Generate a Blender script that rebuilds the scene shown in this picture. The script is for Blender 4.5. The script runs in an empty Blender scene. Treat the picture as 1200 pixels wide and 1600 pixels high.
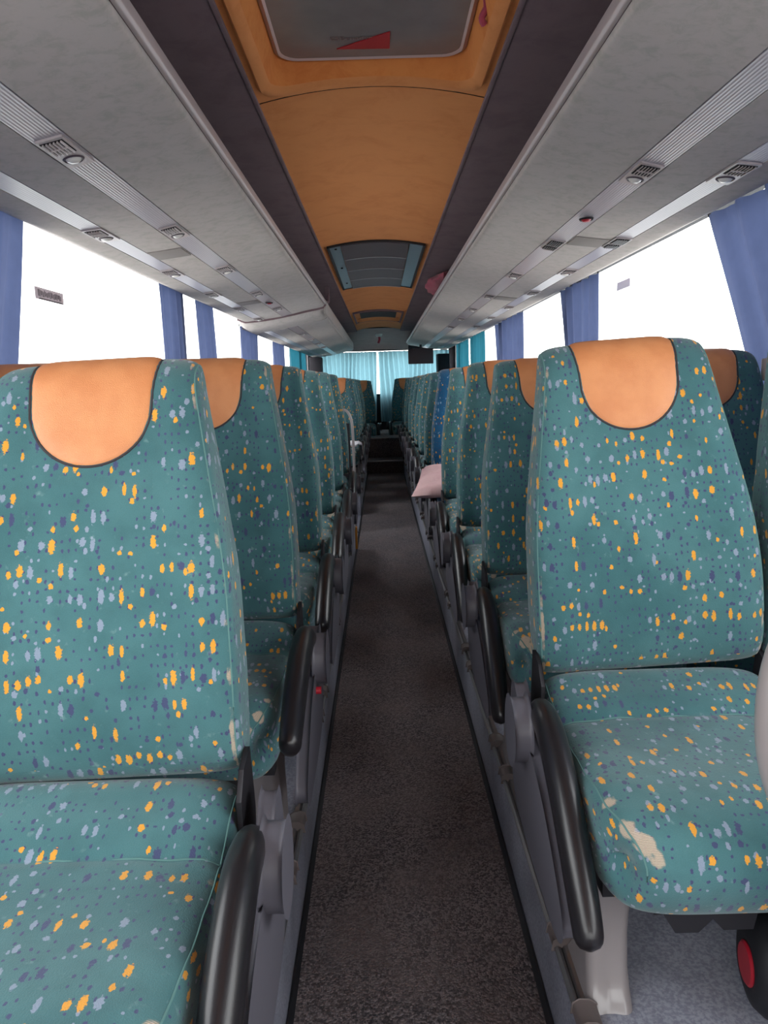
import bpy, bmesh, math, random
from mathutils import Vector, Matrix
random.seed(7)
scene = bpy.context.scene
COL = scene.collection
PI = math.pi
sin, cos = math.sin, math.cos

# ------------------------------------------------------------------ helpers
def lin(c):
    return tuple((x/255/12.92) if x/255 <= .04045 else ((x/255+.055)/1.055)**2.4 for x in c[:3]) + (1,)

def link(o, parent=None):
    COL.objects.link(o)
    if parent is not None:
        o.parent = parent
    return o

def tag(o, label=None, cat=None, group=None, kind=None):
    if label: o['label'] = label
    if cat: o['category'] = cat
    if group: o['group'] = group
    if kind: o['kind'] = kind
    return o

def empty(name, loc=(0, 0, 0), rotz=0):
    o = bpy.data.objects.new(name, None)
    o.empty_display_size = .05
    o.location = loc
    o.rotation_euler = (0, 0, rotz)
    COL.objects.link(o)
    return o

class MB:
    """collects geometry, links it as one mesh object"""
    def __init__(s):
        s.v, s.f, s.uv, s.wear = [], [], [], {}
    def add(s, verts, faces, uvs=None):
        b = len(s.v)
        s.v += [tuple(p) for p in verts]
        for k, fc in enumerate(faces):
            s.f.append([b+i for i in fc])
            s.uv.append(uvs[k] if uvs else None)
        return s
    def box(s, c, size, rot=None):
        hx, hy, hz = size[0]/2, size[1]/2, size[2]/2
        vs = [Vector((x*hx, y*hy, z*hz)) for x in (-1, 1) for y in (-1, 1) for z in (-1, 1)]
        if rot is not None: vs = [rot @ v for v in vs]
        vs = [v+Vector(c) for v in vs]
        return s.add(vs, [(0,1,3,2),(4,6,7,5),(0,4,5,1),(2,3,7,6),(0,2,6,4),(1,5,7,3)])
    def grid(s, P, uv=None, wrap_j=False, wrap_i=False):
        n, m = len(P), len(P[0])
        b = [p for r in P for p in r]
        fs, us = [], []
        for i in range(n if wrap_i else n-1):
            for j in range(m if wrap_j else m-1):
                i2, j2 = (i+1) % n, (j+1) % m
                fs.append((i*m+j, i2*m+j, i2*m+j2, i*m+j2))
                if uv:
                    us.append([uv[i][j], uv[i+1][j], uv[i+1][j+1], uv[i][j+1]])
        return s.add(b, fs, us if uv else None)
    def prism(s, pts, axis, a, b):
        """polygon pts (two coords) extruded along axis 'x'/'y'/'z' from a to b"""
        def mk(p, t):
            return {'x': (t, p[0], p[1]), 'y': (p[0], t, p[1]), 'z': (p[0], p[1], t)}[axis]
        n = len(pts)
        vs = [mk(p, a) for p in pts]+[mk(p, b) for p in pts]
        fs = [tuple(range(n)), tuple(range(2*n-1, n-1, -1))]
        fs += [(i, (i+1) % n, n+(i+1) % n, n+i) for i in range(n)]
        return s.add(vs, fs)
    def tube(s, path, r, n=10, ry=None, up=(0, 0, 1), caps=True, radii=None):
        path = [Vector(p) for p in path]
        rings = []
        upv = Vector(up)
        for i, p in enumerate(path):
            t = (path[min(i+1, len(path)-1)]-path[max(i-1, 0)]).normalized()
            a = t.cross(upv)
            if a.length < 1e-4: a = t.cross(Vector((1, 0, 0)))
            a.normalize()
            b = a.cross(t).normalized()
            k = radii[i] if radii else 1
            rings.append([p+a*cos(2*PI*j/n)*r*k+b*sin(2*PI*j/n)*(ry or r)*k for j in range(n)])
        s.grid(rings, wrap_j=True)
        if caps:
            for ring in (rings[0], rings[-1]):
                s.add(ring, [tuple(range(n))])
        return s
    def lathe(s, prof, c, axis='z', n=24, a0=0, a1=2*PI):
        full = abs(a1-a0-2*PI) < 1e-6
        rows = []
        for (r, h) in prof:
            row = []
            for j in range(n if full else n+1):
                a = a0+(a1-a0)*j/n
                p = (r*cos(a), r*sin(a), h)
                if axis == 'x': p = (h, r*cos(a), r*sin(a))
                if axis == 'y': p = (r*cos(a), h, r*sin(a))
                row.append(Vector(p)+Vector(c))
            rows.append(row)
        return s.grid(rows, wrap_j=full)
    def mesh(s, name, mat, smooth=35, merge=.0002, bevel=0, bevel_seg=2, wear=None):
        me = bpy.data.meshes.new(name)
        me.from_pydata(s.v, [], s.f)
        if any(u for u in s.uv):
            ul = me.uv_layers.new(name='UVMap')
            for poly in me.polygons:
                u = s.uv[poly.index]
                if u:
                    for k, li in enumerate(poly.loop_indices):
                        ul.data[li].uv = u[k]
        if wear:
            at = me.attributes.new('wear', 'FLOAT', 'POINT')
            for i, v in enumerate(me.vertices):
                at.data[i].value = wear(v.co)
        bm = bmesh.new(); bm.from_mesh(me)
        if merge: bmesh.ops.remove_doubles(bm, verts=bm.verts, dist=merge)
        bmesh.ops.dissolve_degenerate(bm, dist=1e-5, edges=bm.edges)
        if bevel:
            es = [e for e in bm.edges if e.is_manifold and e.calc_face_angle(0) > math.radians(35)]
            bmesh.ops.bevel(bm, geom=es, offset=bevel, segments=bevel_seg, affect='EDGES', profile=.6, clamp_overlap=True)
        bmesh.ops.recalc_face_normals(bm, faces=bm.faces)
        for f in bm.faces: f.smooth = smooth > 0
        for e in bm.edges:
            e.smooth = not (e.is_manifold and e.calc_face_angle(0) > math.radians(smooth))
        bm.to_mesh(me); bm.free()
        if isinstance(mat, (list, tuple)):
            for m in mat: me.materials.append(m)
        else:
            me.materials.append(mat)
        return me
    def build(s, name, mat, parent=None, **kw):
        return link(bpy.data.objects.new(name, s.mesh(name, mat, **kw)), parent)

def child(name, me, parent, loc=(0, 0, 0), rot=(0, 0, 0)):
    o = bpy.data.objects.new(name, me)
    o.location = loc; o.rotation_euler = rot
    return link(o, parent)

def catmull(pts, n=6, closed=False):
    pts = [Vector(p) for p in pts]
    out = []
    m = len(pts)
    for i in range(m if closed else m-1):
        if closed:
            p0, p1, p2, p3 = pts[i-1], pts[i], pts[(i+1) % m], pts[(i+2) % m]
        else:
            p0, p1, p2, p3 = pts[max(i-1, 0)], pts[i], pts[i+1], pts[min(i+2, m-1)]
        for k in range(n):
            t = k/n
            out.append(.5*((2*p1)+(p2-p0)*t+(2*p0-5*p1+4*p2-p3)*t*t+(3*p1-p0-3*p2+p3)*t**3))
    if not closed: out.append(pts[-1])
    return out

def interp(x, xs, ys):
    if x <= xs[0]: return ys[0]
    for i in range(len(xs)-1):
        if x <= xs[i+1]:
            t = (x-xs[i])/(xs[i+1]-xs[i])
            return ys[i]+(ys[i+1]-ys[i])*t
    return ys[-1]

def smoothstep(a, b, x):
    t = max(0, min(1, (x-a)/(b-a)))
    return t*t*(3-2*t)

# ------------------------------------------------------------------ materials
class NT:
    def __init__(s, name):
        s.m = bpy.data.materials.new(name); s.m.use_nodes = True
        s.t = s.m.node_tree; s.b = s.t.nodes['Principled BSDF']
        s.out = s.t.nodes['Material Output']
    def n(s, typ, **kw):
        nd = s.t.nodes.new(typ)
        for k, v in kw.items(): setattr(nd, k, v)
        return nd
    def l(s, a, b): s.t.links.new(a, b)
    def val(s, sock, x):
        if isinstance(x, bpy.types.NodeSocket): s.l(x, sock)
        else: sock.default_value = x
    def math(s, op, a, b=0, c=None, clamp=False):
        nd = s.n('ShaderNodeMath', operation=op, use_clamp=clamp)
        s.val(nd.inputs[0], a); s.val(nd.inputs[1], b)
        if c is not None: s.val(nd.inputs[2], c)
        return nd.outputs[0]
    def vmath(s, op, a, b=(0, 0, 0)):
        nd = s.n('ShaderNodeVectorMath', operation=op)
        s.val(nd.inputs[0], a); s.val(nd.inputs[1], b)
        return nd.outputs['Value'] if op in ('LENGTH', 'DOT_PRODUCT') else nd.outputs[0]
    def smooth(s, x, a, b, lo=0., hi=1.):
        nd = s.n('ShaderNodeMapRange', interpolation_type='SMOOTHSTEP')
        s.val(nd.inputs['Value'], x); s.val(nd.inputs['From Min'], a); s.val(nd.inputs['From Max'], b)
        s.val(nd.inputs['To Min'], lo); s.val(nd.inputs['To Max'], hi)
        return nd.outputs[0]
    def mix(s, f, a, b, mode='MIX'):
        nd = s.n('ShaderNodeMix', data_type='RGBA', blend_type=mode)
        s.val(nd.inputs[0], f); s.val(nd.inputs[6], a); s.val(nd.inputs[7], b)
        return nd.outputs[2]
    def coords(s, kind='Object'):
        return s.n('ShaderNodeTexCoord').outputs[kind]
    def noise(s, scale, detail=3, vec=None, rough=.55, out='Fac', dist=0):
        nd = s.n('ShaderNodeTexNoise')
        nd.inputs['Scale'].default_value = scale; nd.inputs['Detail'].default_value = detail
        nd.inputs['Roughness'].default_value = rough; nd.inputs['Distortion'].default_value = dist
        if vec is not None: s.l(vec, nd.inputs['Vector'])
        return nd.outputs[out]
    def bump(s, h, strength=.3, dist=.002):
        nd = s.n('ShaderNodeBump')
        nd.inputs['Strength'].default_value = strength; nd.inputs['Distance'].default_value = dist
        s.l(h, nd.inputs['Height']); s.l(nd.outputs[0], s.b.inputs['Normal'])
    def set(s, **kw):
        names = dict(base='Base Color', rough='Roughness', metal='Metallic', spec='Specular IOR Level', sheen='Sheen Weight',
                     sheenr='Sheen Roughness', coat='Coat Weight', trans='Transmission Weight', emis='Emission Color', emiss='Emission Strength')
        for k, v in kw.items(): s.val(s.b.inputs[names[k]], v)
        return s

def plain(name, rgb, rough=.5, metal=0, spec=.5, coat=0, bump=None, var=0):
    t = NT(name); t.set(rough=rough, metal=metal, spec=spec, coat=coat)
    base = lin(rgb)
    if var:
        f = t.smooth(t.noise(9, 4, t.coords()), .3, .7)
        t.set(base=t.mix(f, tuple(c*(1-var) for c in base[:3])+(1,), tuple(min(1, c*(1+var)) for c in base[:3])+(1,)))
    else:
        t.set(base=base)
    if bump: t.bump(t.noise(bump[0], 2, t.coords()), bump[1], .001)
    return t.m

def fabric(name, base, hi, yellow=(228, 160, 58), lav=(138, 152, 172), purp=(70, 76, 112), seed=0.):
    t = NT(name)
    uvn = t.n('ShaderNodeUVMap'); uvn.uv_map = 'UVMap'
    oi = t.n('ShaderNodeObjectInfo')
    shift = t.n('ShaderNodeCombineXYZ')
    t.val(shift.inputs[0], t.math('MULTIPLY', oi.outputs['Random'], 7.31)); t.val(shift.inputs[1], t.math('MULTIPLY', oi.outputs['Random'], 11.7))
    uv = t.vmath('ADD', t.vmath('MULTIPLY', uvn.outputs[0], (.80, .80, 0)), shift.outputs[0])
    edge = t.noise(330, 2, uv)
    big = t.noise(3.2, 2, uv)
    col = t.mix(t.smooth(t.noise(5, 3, uv), .35, .65), lin(base), lin(hi))
    nap = t.noise(26, 3, uv)
    col = t.mix(t.smooth(nap, .4, .75, 0, .25), col, lin(tuple(c*.8 for c in base)))
    def layer(col, sx, sy, off, pres, clus, rx, ry, jit, y0, l0, soft=.12):
        P = t.vmath('ADD', t.vmath('MULTIPLY', uv, (1/sx, 1/sy, 0)), (off, off*1.7, 0))
        cell = t.vmath('FLOOR', P)
        f = t.vmath('SUBTRACT', t.vmath('FRACTION', P), (.5, .5, 0))
        wn = t.n('ShaderNodeTexWhiteNoise', noise_dimensions='3D')
        t.l(t.vmath('ADD', cell, (0, 0, off+.5)), wn.inputs['Vector'])
        wn2 = t.n('ShaderNodeTexWhiteNoise', noise_dimensions='3D')
        t.l(t.vmath('ADD', cell, (.0, .0, off+3.5)), wn2.inputs['Vector'])
        c1, c2 = wn.outputs['Color'], wn2.outputs['Color']
        j = t.vmath('MULTIPLY', t.vmath('SUBTRACT', c1, (.5, .5, .5)), (jit[0], jit[1], 0))
        sep = t.n('ShaderNodeSeparateXYZ'); t.l(c2, sep.inputs[0])
        q = t.vmath('SUBTRACT', f, j)
        comb = t.n('ShaderNodeCombineXYZ')
        t.val(comb.inputs[0], t.math('MULTIPLY_ADD', sep.outputs[0], (rx[1]-rx[0])/sx, rx[0]/sx))
        t.val(comb.inputs[1], t.math('MULTIPLY_ADD', sep.outputs[1], (ry[1]-ry[0])/sy, ry[0]/sy))
        comb.inputs[2].default_value = 1
        q = t.vmath('DIVIDE', q, comb.outputs[0])
        # squarish ellipse with a ragged edge
        d = t.vmath('LENGTH', q)
        d = t.math('ADD', d, t.math('MULTIPLY', t.math('SUBTRACT', edge, .5), 1.6))
        m = t.smooth(d, 1-soft, 1+soft, 1., 0.)
        cl = t.noise(1.0, 1, t.vmath('MULTIPLY', cell, (sx*30, sy*30, 0)))
        thr = t.math('MULTIPLY_ADD', t.math('SUBTRACT', cl, .5), clus, pres)
        on = t.math('LESS_THAN', wn.outputs['Value'], thr)
        m = t.math('MULTIPLY', m, on)
        pick = sep.outputs[2]
        c = t.mix(t.math('LESS_THAN', pick, l0), lin(purp), lin(lav))
        c = t.mix(t.math('LESS_THAN', pick, y0), c, lin(yellow))
        return t.mix(m, col, c)
    col = layer(col, .0095, .0125, 2.3, .50, .9, (.0012, .0021), (.0014, .0031), (.35, .35), .0, .16)
    col = layer(col, .0145, .034, 5.2, .32, .9, (.0020, .0036), (.0026, .0048), (.2, .4), .40, .72)
    col = layer(col, .0130, .034, 9.7, .35, 1.7, (.0026, .0043), (.0045, .0095), (.12, .2), .42, .80)
    # wear: worn, pale threads showing along the seams that rub
    at = t.n('ShaderNodeAttribute'); at.attribute_name = 'wear'
    th = t.math('ADD', at.outputs['Fac'], t.math('MULTIPLY', t.math('SUBTRACT', t.noise(28, 4, uv), .5), 1.1))
    wv = t.n('ShaderNodeTexWave', bands_direction='Y'); wv.inputs['Scale'].default_value = 170; wv.inputs['Distortion'].default_value = 1.5
    t.l(uv, wv.inputs['Vector'])
    thread = t.mix(wv.outputs['Fac'], lin((150, 140, 120)), lin((226, 200, 178)))
    col = t.mix(t.smooth(th, .52, .68, 0, .85), col, thread)
    fine = t.noise(900, 2, uv)
    col = t.mix(t.smooth(fine, .3, .7, .0, .16), col, lin((20, 50, 52)))
    # small lint and scuffs
    col = t.mix(t.smooth(t.noise(60, 4, uv), .62, .8, 0, .35), col, lin((150, 180, 178)))
    t.set(base=col, rough=.92, spec=.15, sheen=.25, sheenr=.5)
    weave = t.n('ShaderNodeTexVoronoi'); weave.inputs['Scale'].default_value = 700; t.l(uv, weave.inputs['Vector'])
    hgt = t.math('ADD', t.math('MULTIPLY', weave.outputs['Distance'], .5), t.math('MULTIPLY', t.noise(20, 3, uv), 1.5))
    t.bump(hgt, .35, .002)
    return t.m

M = {}
M['fabric'] = fabric('teal_dotted_moquette', (64, 107, 112), (78, 122, 126))
M['fabric_blue'] = fabric('blue_dotted_moquette', (24, 82, 122), (32, 96, 140), lav=(120, 150, 180))
M['piping'] = plain('pale_teal_piping', (92, 132, 130), .9)
M['piping_dark'] = plain('dark_seam', (52, 48, 52), .8)
def leather():
    t = NT('tan_leather')
    c = t.coords()
    col = t.mix(t.smooth(t.noise(14, 3, c), .3, .7), lin((208, 134, 86)), lin((220, 148, 98)))
    v = t.n('ShaderNodeTexVoronoi', feature='DISTANCE_TO_EDGE'); v.inputs['Scale'].default_value = 420; t.l(c, v.inputs['Vector'])
    t.set(base=col, rough=.42, spec=.45)
    t.bump(t.smooth(v.outputs['Distance'], 0, .25), .25, .0008)
    return t.m
M['leather'] = leather()
M['black'] = plain('black_grained_plastic', (30, 28, 31), .3, bump=(600, .12))
M['grey_plastic'] = plain('grey_side_plastic', (92, 90, 99), .45, bump=(500, .05))
M['dark_metal'] = plain('dark_steel', (38, 37, 42), .5, metal=.3)
M['leg'] = plain('beige_grey_painted_metal', (150, 143, 143), .28, coat=.3)
M['clamp'] = plain('brown_grey_clamp', (112, 102, 100), .45)
M['chrome'] = plain('worn_aluminium', (150, 148, 150), .35, metal=.8)
M['red'] = plain('red_plastic', (176, 30, 48), .4)
M['rubber'] = plain('black_rubber', (30, 31, 36), .6, var=.3)
def carpet():
    t = NT('charcoal_loop_carpet'); c = t.coords()
    v = t.n('ShaderNodeTexVoronoi'); v.inputs['Scale'].default_value = 210; t.l(c, v.inputs['Vector'])
    vc = t.n('ShaderNodeSeparateXYZ'); t.l(v.outputs['Color'], vc.inputs[0])
    a = t.mix(t.smooth(vc.outputs[0], .1, .95), lin((56, 51, 55)), lin((136, 126, 128)))
    a = t.mix(t.smooth(t.noise(4.5, 4, c), .35, .7, 0, .5), a, lin((124, 110, 108)))
    a = t.mix(t.smooth(t.noise(90, 2, c), .68, .8, 0, .5), a, lin((140, 130, 126)))
    t.set(base=a, rough=.98, spec=.1, sheen=.2)
    t.bump(t.math('SUBTRACT', 1, v.outputs['Distance']), .8, .004)
    return t.m
M['carpet'] = carpet()
def vinyl(name, c1, c2):
    t = NT(name); c = t.coords()
    a = t.mix(t.smooth(t.noise(160, 3, c), .35, .65), lin(c1), lin(c2))
    a = t.mix(t.smooth(t.noise(7, 4, c), .35, .75, 0, .45), a, lin(tuple(x*.72 for x in c1)))
    t.set(base=a, rough=.5, spec=.4)
    return t.m
M['vinyl'] = vinyl('blue_grey_speckled_vinyl', (136, 139, 154), (168, 171, 184))
def mottled(name, c1, c2, scale=30, rough=.8, bump=.1):
    t = NT(name); c = t.coords()
    a = t.mix(t.smooth(t.noise(scale, 6, c, rough=.7, dist=.4), .42, .7), lin(c1), lin(c2))
    t.set(base=a, rough=rough, spec=.2)
    t.bump(t.noise(500, 2, c), bump, .0008)
    return t.m
M['soffit'] = mottled('mottled_grey_textile_lining', (190, 181, 177), (174, 169, 162), 22)
M['orange'] = mottled('orange_ceiling_fabric', (214, 140, 86), (204, 129, 77), 6, .95)
M['hatch_fabric'] = mottled('deep_orange_hatch_fabric', (212, 134, 74), (198, 116, 60), 7, .95)
def ribbed():
    t = NT('ribbed_grey_strip'); c = t.coords()
    w = t.n('ShaderNodeTexWave', bands_direction='X'); w.inputs['Scale'].default_value = 38; t.l(c, w.inputs['Vector'])
    t.set(base=lin((172, 165, 172)), rough=.3, spec=.5)
    t.bump(w.outputs['Fac'], .4, .001)
    return t.m
M['strip'] = ribbed()
M['strip_frame'] = plain('grey_panel_plastic', (184, 172, 172), .35)
M['speaker'] = plain('taupe_speaker_mesh', (140, 132, 128), .8, bump=(900, .5))
M['dark_lining'] = mottled('dark_mauve_rack_lining', (122, 102, 106), (112, 92, 97), 7, .95)
M['gap'] = plain('black_gap', (26, 22, 24), .9)
M['lens'] = plain('clear_lamp_lens', (225, 220, 215), .15)
M['hatch_grey'] = plain('grey_hatch_plastic', (122, 114, 112), .25, var=.06)
M['hatch_seal'] = plain('pale_rubber_seal', (190, 165, 160), .5)
M['wall'] = plain('grey_wall_lining', (168, 164, 166), .8, var=.08)
M['dark_wall'] = plain('dark_rear_lining', (44, 40, 46), .85, var=.1)
M['rear_dome'] = plain('grey_rear_lining', (146, 120, 116), .8, var=.06)
M['smoked'] = plain('smoked_glass', (78, 62, 66), .4, spec=.25)
M['smoked_side'] = plain('bluish_side_glass', (98, 108, 118), .3)
M['pink_bag'] = None
M['pink_cloth'] = mottled('pale_pink_cloth', (244, 206, 208), (236, 192, 196), 20, .9, .3)
M['white_cloth'] = plain('white_cloth', (232, 232, 236), .8, var=.05)
M['yellow'] = plain('yellow_marker', (226, 150, 50), .6)
M['sticker_grey'] = plain('grey_sticker', (205, 190, 198), .6)
M['sticker_mark'] = plain('dark_print', (84, 72, 80), .6)
M['sticker_pale'] = plain('lilac_sticker', (225, 220, 240), .6)
M['sticker_red'] = plain('red_sticker', (165, 34, 44), .5)
M['faded'] = plain('faded_print', (120, 96, 92), .6)
M['ground'] = plain('pale_ground', (190, 190, 188), .9)
M['outside'] = plain('white_body_paint', (220, 220, 222), .4)

def cloth(name, rgb, trans, tf=.55, fold=0):
    t = NT(name); c = t.coords()
    base = t.mix(t.smooth(t.noise(6, 3, c), .3, .7), lin(tuple(x*.88 for x in rgb)), lin(rgb))
    t.set(base=base, rough=.85, spec=.15, sheen=.2)
    t.bump(t.noise(300, 2, c), .15, .001)
    tr = t.n('ShaderNodeBsdfTranslucent'); tr.inputs[0].default_value = lin(trans)
    mx = t.n('ShaderNodeMixShader'); mx.inputs[0].default_value = tf
    t.l(t.b.outputs[0], mx.inputs[1]); t.l(tr.outputs[0], mx.inputs[2]); t.l(mx.outputs[0], t.out.inputs[0])
    return t.m
M['curtain'] = cloth('blue_curtain_cloth', (90, 98, 132), (80, 92, 128), .32)
M['curtain_dark_teal'] = cloth('deep_teal_curtain_cloth', (30, 92, 108), (44, 112, 130), .35)
M['curtain_teal'] = cloth('teal_curtain_cloth', (66, 120, 132), (124, 168, 180), .58)
M['pink_bag'] = cloth('pink_carrier_film', (190, 84, 104), (190, 70, 90), .25)
def glass():
    t = NT('window_glass')
    tr = t.n('ShaderNodeBsdfTransparent'); tr.inputs[0].default_value = (.93, .95, .95, 1)
    gl = t.n('ShaderNodeBsdfGlossy'); gl.inputs['Roughness'].default_value = .02; gl.inputs[0].default_value = (.9, .9, .9, 1)
    lw = t.n('ShaderNodeLayerWeight'); lw.inputs[0].default_value = .5
    fr = t.math('MULTIPLY_ADD', t.math('POWER', lw.outputs['Facing'], 5), .35, .02)
    mx = t.n('ShaderNodeMixShader'); t.l(fr, mx.inputs[0])
    t.l(tr.outputs[0], mx.inputs[1]); t.l(gl.outputs[0], mx.inputs[2]); t.l(mx.outputs[0], t.out.inputs[0])
    t.t.nodes.remove(t.b)
    return t.m
M['glass'] = glass()

# ------------------------------------------------------------------ dimensions
CX = -.04            # centre line of camera and of the upper body
EYE = 1.27
PLAT = .19           # raised floor beside the aisle
HALF = .268          # half width of the aisle
WALL = 1.27
Y0, Y1 = -2.3, 13.1
JOIN = .675          # height where cushion and backrest meet

def struct(o):
    o['kind'] = 'structure'; return o

# ------------------------------------------------------------------ camera
cam_d = bpy.data.cameras.new('camera'); cam = link(bpy.data.objects.new('camera', cam_d))
cam_d.sensor_fit = 'VERTICAL'; cam_d.sensor_height = 36; cam_d.sensor_width = 27
cam_d.lens = 1150/1600*36
cam_d.clip_start = .02; cam_d.clip_end = 200
pitch = math.atan(200/1150)
cam.matrix_world = Matrix.Translation((CX, 0, EYE)) @ Matrix.Rotation(PI/2-pitch, 4, 'X') @ Matrix.Rotation(math.radians(-1.7), 4, 'Z')
scene.camera = cam

# ------------------------------------------------------------------ floor and shell
def quadgrid(x0, x1, y0, y1, z, nx=2, ny=2):
    return [[(x0+(x1-x0)*i/nx, y0+(y1-y0)*j/ny, z) for j in range(ny+1)] for i in range(nx+1)]

YS = 10.55           # the rear step in the aisle
struct(MB().box((0, (Y0+YS)/2, -.02), (2*HALF, YS-Y0, .04)).build('floor', M['carpet']))
mb = MB()
mb.prism([(10.55, -.04), (10.55, .165), (10.53, .175), (10.53, .19), (10.95, .19), (10.95, .45), (10.93, .46), (10.93, .48), (13.0, .48), (13.0, -.04)], 'x', -HALF, HALF)
struct(mb.build('floor_rear_steps', M['carpet'], bevel=.003))
o = MB().box((0, 10.525, .18), (2*HALF-.01, .012, .022)).build('trim_1', M['chrome'], bevel=.003); struct(o)
for nm, sg, segs in (('left', -1, ((Y0, 5.62), (7.15, Y1))), ('right', 1, ((Y0, Y1),))):
    mb = MB()
    for a, b in segs:
        mb.box((sg*(HALF+WALL+.04)/2, (a+b)/2, PLAT/2-.02), (WALL+.04-HALF, b-a, PLAT+.04))
    struct(mb.build('floor_'+nm, M['vinyl'], bevel=.004))
# stairwell of the middle door on the left
mb = MB()
mb.box((-(HALF+WALL)/2, 6.385, -.62), (WALL-HALF, 1.53, .04)); mb.box((-HALF-.14, 6.385, -.13), (.28, 1.53, .26)); mb.box((-HALF-.40, 6.385, -.33), (.26, 1.53, .40))
struct(mb.build('floor_door_steps', M['vinyl'], bevel=.004))

# side walls with window openings
pill = {'left': (-2.3, -.4, 1.9, 4.73, 7.5, 9.6, 11.4, 13.05), 'right': (-2.3, -.2, 2.3, 5.2, 8.0, 10.4, 12.0, 13.05)}
wn = 0
for nm, sg in (('left', -1), ('right', 1)):
    mb = MB()
    X = sg*(WALL+.05)
    mb.box((X, (Y0+Y1)/2, .32), (.08, Y1-Y0, 1.24))           # below the windows, top at 0.94
    mb.box((X, (Y0+Y1)/2, 2.10), (.08, Y1-Y0, .36))            # above, from 1.92
    for y in pill[nm]:
        mb.box((X, y, 1.43), (.078, .09, 1.0))
    struct(mb.build('wall_'+nm, M['wall']))
    for a, b in zip(pill[nm][:-1], pill[nm][1:]):
        wn += 1
        a2, b2 = a+.045, b-.045
        w = struct(MB().box((X, (a2+b2)/2, 1.43), (.006, b2-a2, .985)).build('window_%d' % wn, M['glass'], merge=0))
        fb = MB()
        for (yy, zz, sy, sz) in (((a2+b2)/2, .948, b2-a2, .016), ((a2+b2)/2, 1.914, b2-a2, .012), (a2+.008, 1.43, .016, .95), (b2-.008, 1.43, .016, .95)):
            fb.box((X, yy, zz), (.03, sy, sz))
        fb.build('window_frame', M['rubber'], w)
# rear wall with its window
mb = MB()
YR = 13.1
mb.box((0, YR+.04, .5), (2.7, .08, 1.2)); mb.box((0, YR+.04, 2.05), (2.7, .08, .42))
for sg in (-1, 1): mb.box((sg*1.26, YR+.04, 1.45), (.18, .08, .8))
struct(mb.build('wall_rear', M['dark_wall']))
wn += 1
struct(MB().box((0, YR+.04, 1.46), (2.36, .006, .76)).build('window_%d' % wn, M['glass'], merge=0))
mb = MB()
mb.box((0, Y0-.04, .35), (2.7, .08, 1.5)); mb.box((0, Y0-.04, 2.12), (2.7, .08, .34))
for sg in (-1, 1): mb.box((sg*1.24, Y0-.04, 1.5), (.22, .08, 1.0))
struct(mb.build('wall_front', M['wall']))  # unseen front wall, added to cut the light coming from ahead
wn += 1
struct(MB().box((0, Y0-.04, 1.52), (2.26, .006, .86)).build('window_%d' % wn, M['glass'], merge=0))
# unseen roof skin, added so that light doesn't leak in from above
mb = MB()
prof = [(-1.36, 2.2), (-1.2, 2.27), (-.6, 2.33), (0, 2.35), (.6, 2.33), (1.2, 2.27), (1.36, 2.2)]
top = [[(x, y, z) for y in (Y0-.08, YR+.08)] for x, z in prof]; bot = [[(x, y, z-.05) for y in (Y0-.08, YR+.08)] for x, z in reversed(prof)]
mb.grid(top+bot, wrap_i=True)
struct(mb.build('roof', M['outside']))
# ground outside
struct(MB().add([(-60, -60, -1.3), (60, -60, -1.3), (60, 70, -1.3), (-60, 70, -1.3)], [(0, 1, 2, 3)]).build('ground', M['ground']))
# underbody so no light rises through the floor
struct(MB().box((0, (Y0+YR)/2, -.72), (2.7, YR-Y0, .06)).build('floor_underbody', M['dark_wall']))

# ------------------------------------------------------------------ ceiling
CEH = .335
def cz(x):
    return EYE+.82+.04*(1-((x-CX)/CEH)**2)
def rrect(x0, x1, y0, y1, r, m=5, k=8):
    """rounded rectangle outline: every side k points, every corner m"""
    pts = []
    cs = [(x1-r, y1-r, 0), (x0+r, y1-r, PI/2), (x0+r, y0+r, PI), (x1-r, y0+r, 1.5*PI)]
    for i, (cx, cy, a) in enumerate(cs):
        arc = [(cx+r*cos(a+PI/2*j/m), cy+r*sin(a+PI/2*j/m)) for j in range(m+1)]
        pts += arc
        nx = cs[(i+1) % 4]
        e = (nx[0]+r*cos(nx[2]), nx[1]+r*sin(nx[2]))
        s = arc[-1]
        pts += [(s[0]+(e[0]-s[0])*j/k, s[1]+(e[1]-s[1])*j/k) for j in range(1, k)]
    return pts
hx = .278
HY0, HY1 = .85, 2.06
rings = []
def ringz(pts, dz, absz=None):
    return [(x, y, (absz if absz is not None else cz(x)+dz)) for x, y in pts]
rings.append(ringz(rrect(CX-CEH, CX+CEH, Y0, 2.335, .001), 0))
rings.append(ringz(rrect(CX-CEH+.004, CX+CEH-.004, Y0+.02, 2.325, .03), 0))
rings.append(ringz(rrect(CX-.318, CX+.318, .78, 2.31, .07), 0))
rings.append(ringz(rrect(CX-.308, CX+.308, .79, 2.30, .07), -.014))
rings.append(ringz(rrect(CX-.290, CX+.290, .82, 2.265, .07), -.016))
rings.append(ringz(rrect(CX-.280, CX+.280, .84, 2.25, .06), -.006))
ceil = MB().grid(rings, wrap_j=True).build('ceiling', M['orange'], smooth=50)
struct(ceil)
rg = [ringz(rrect(CX-.280, CX+.280, .84, 2.25, .06), -.006), ringz(rrect(CX-.274, CX+.274, .86, 2.243, .06), .015), ringz(rrect(CX-.262, CX+.262, .9, 2.235, .05), 0, EYE+.900)]
struct(MB().grid(rg, wrap_j=True).build('ceiling_hatch_recess', M['hatch_fabric'], smooth=50))
mb = MB()
xs = [CX-CEH+2*CEH*i/14 for i in range(15)]
mb.grid([[(x, y, cz(x)) for y in (2.343, 4.4, 6.9, 8.8, 10.4, 11.6)] for x in xs])
struct(mb.build('ceiling_rear_panel', M['orange']))
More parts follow.
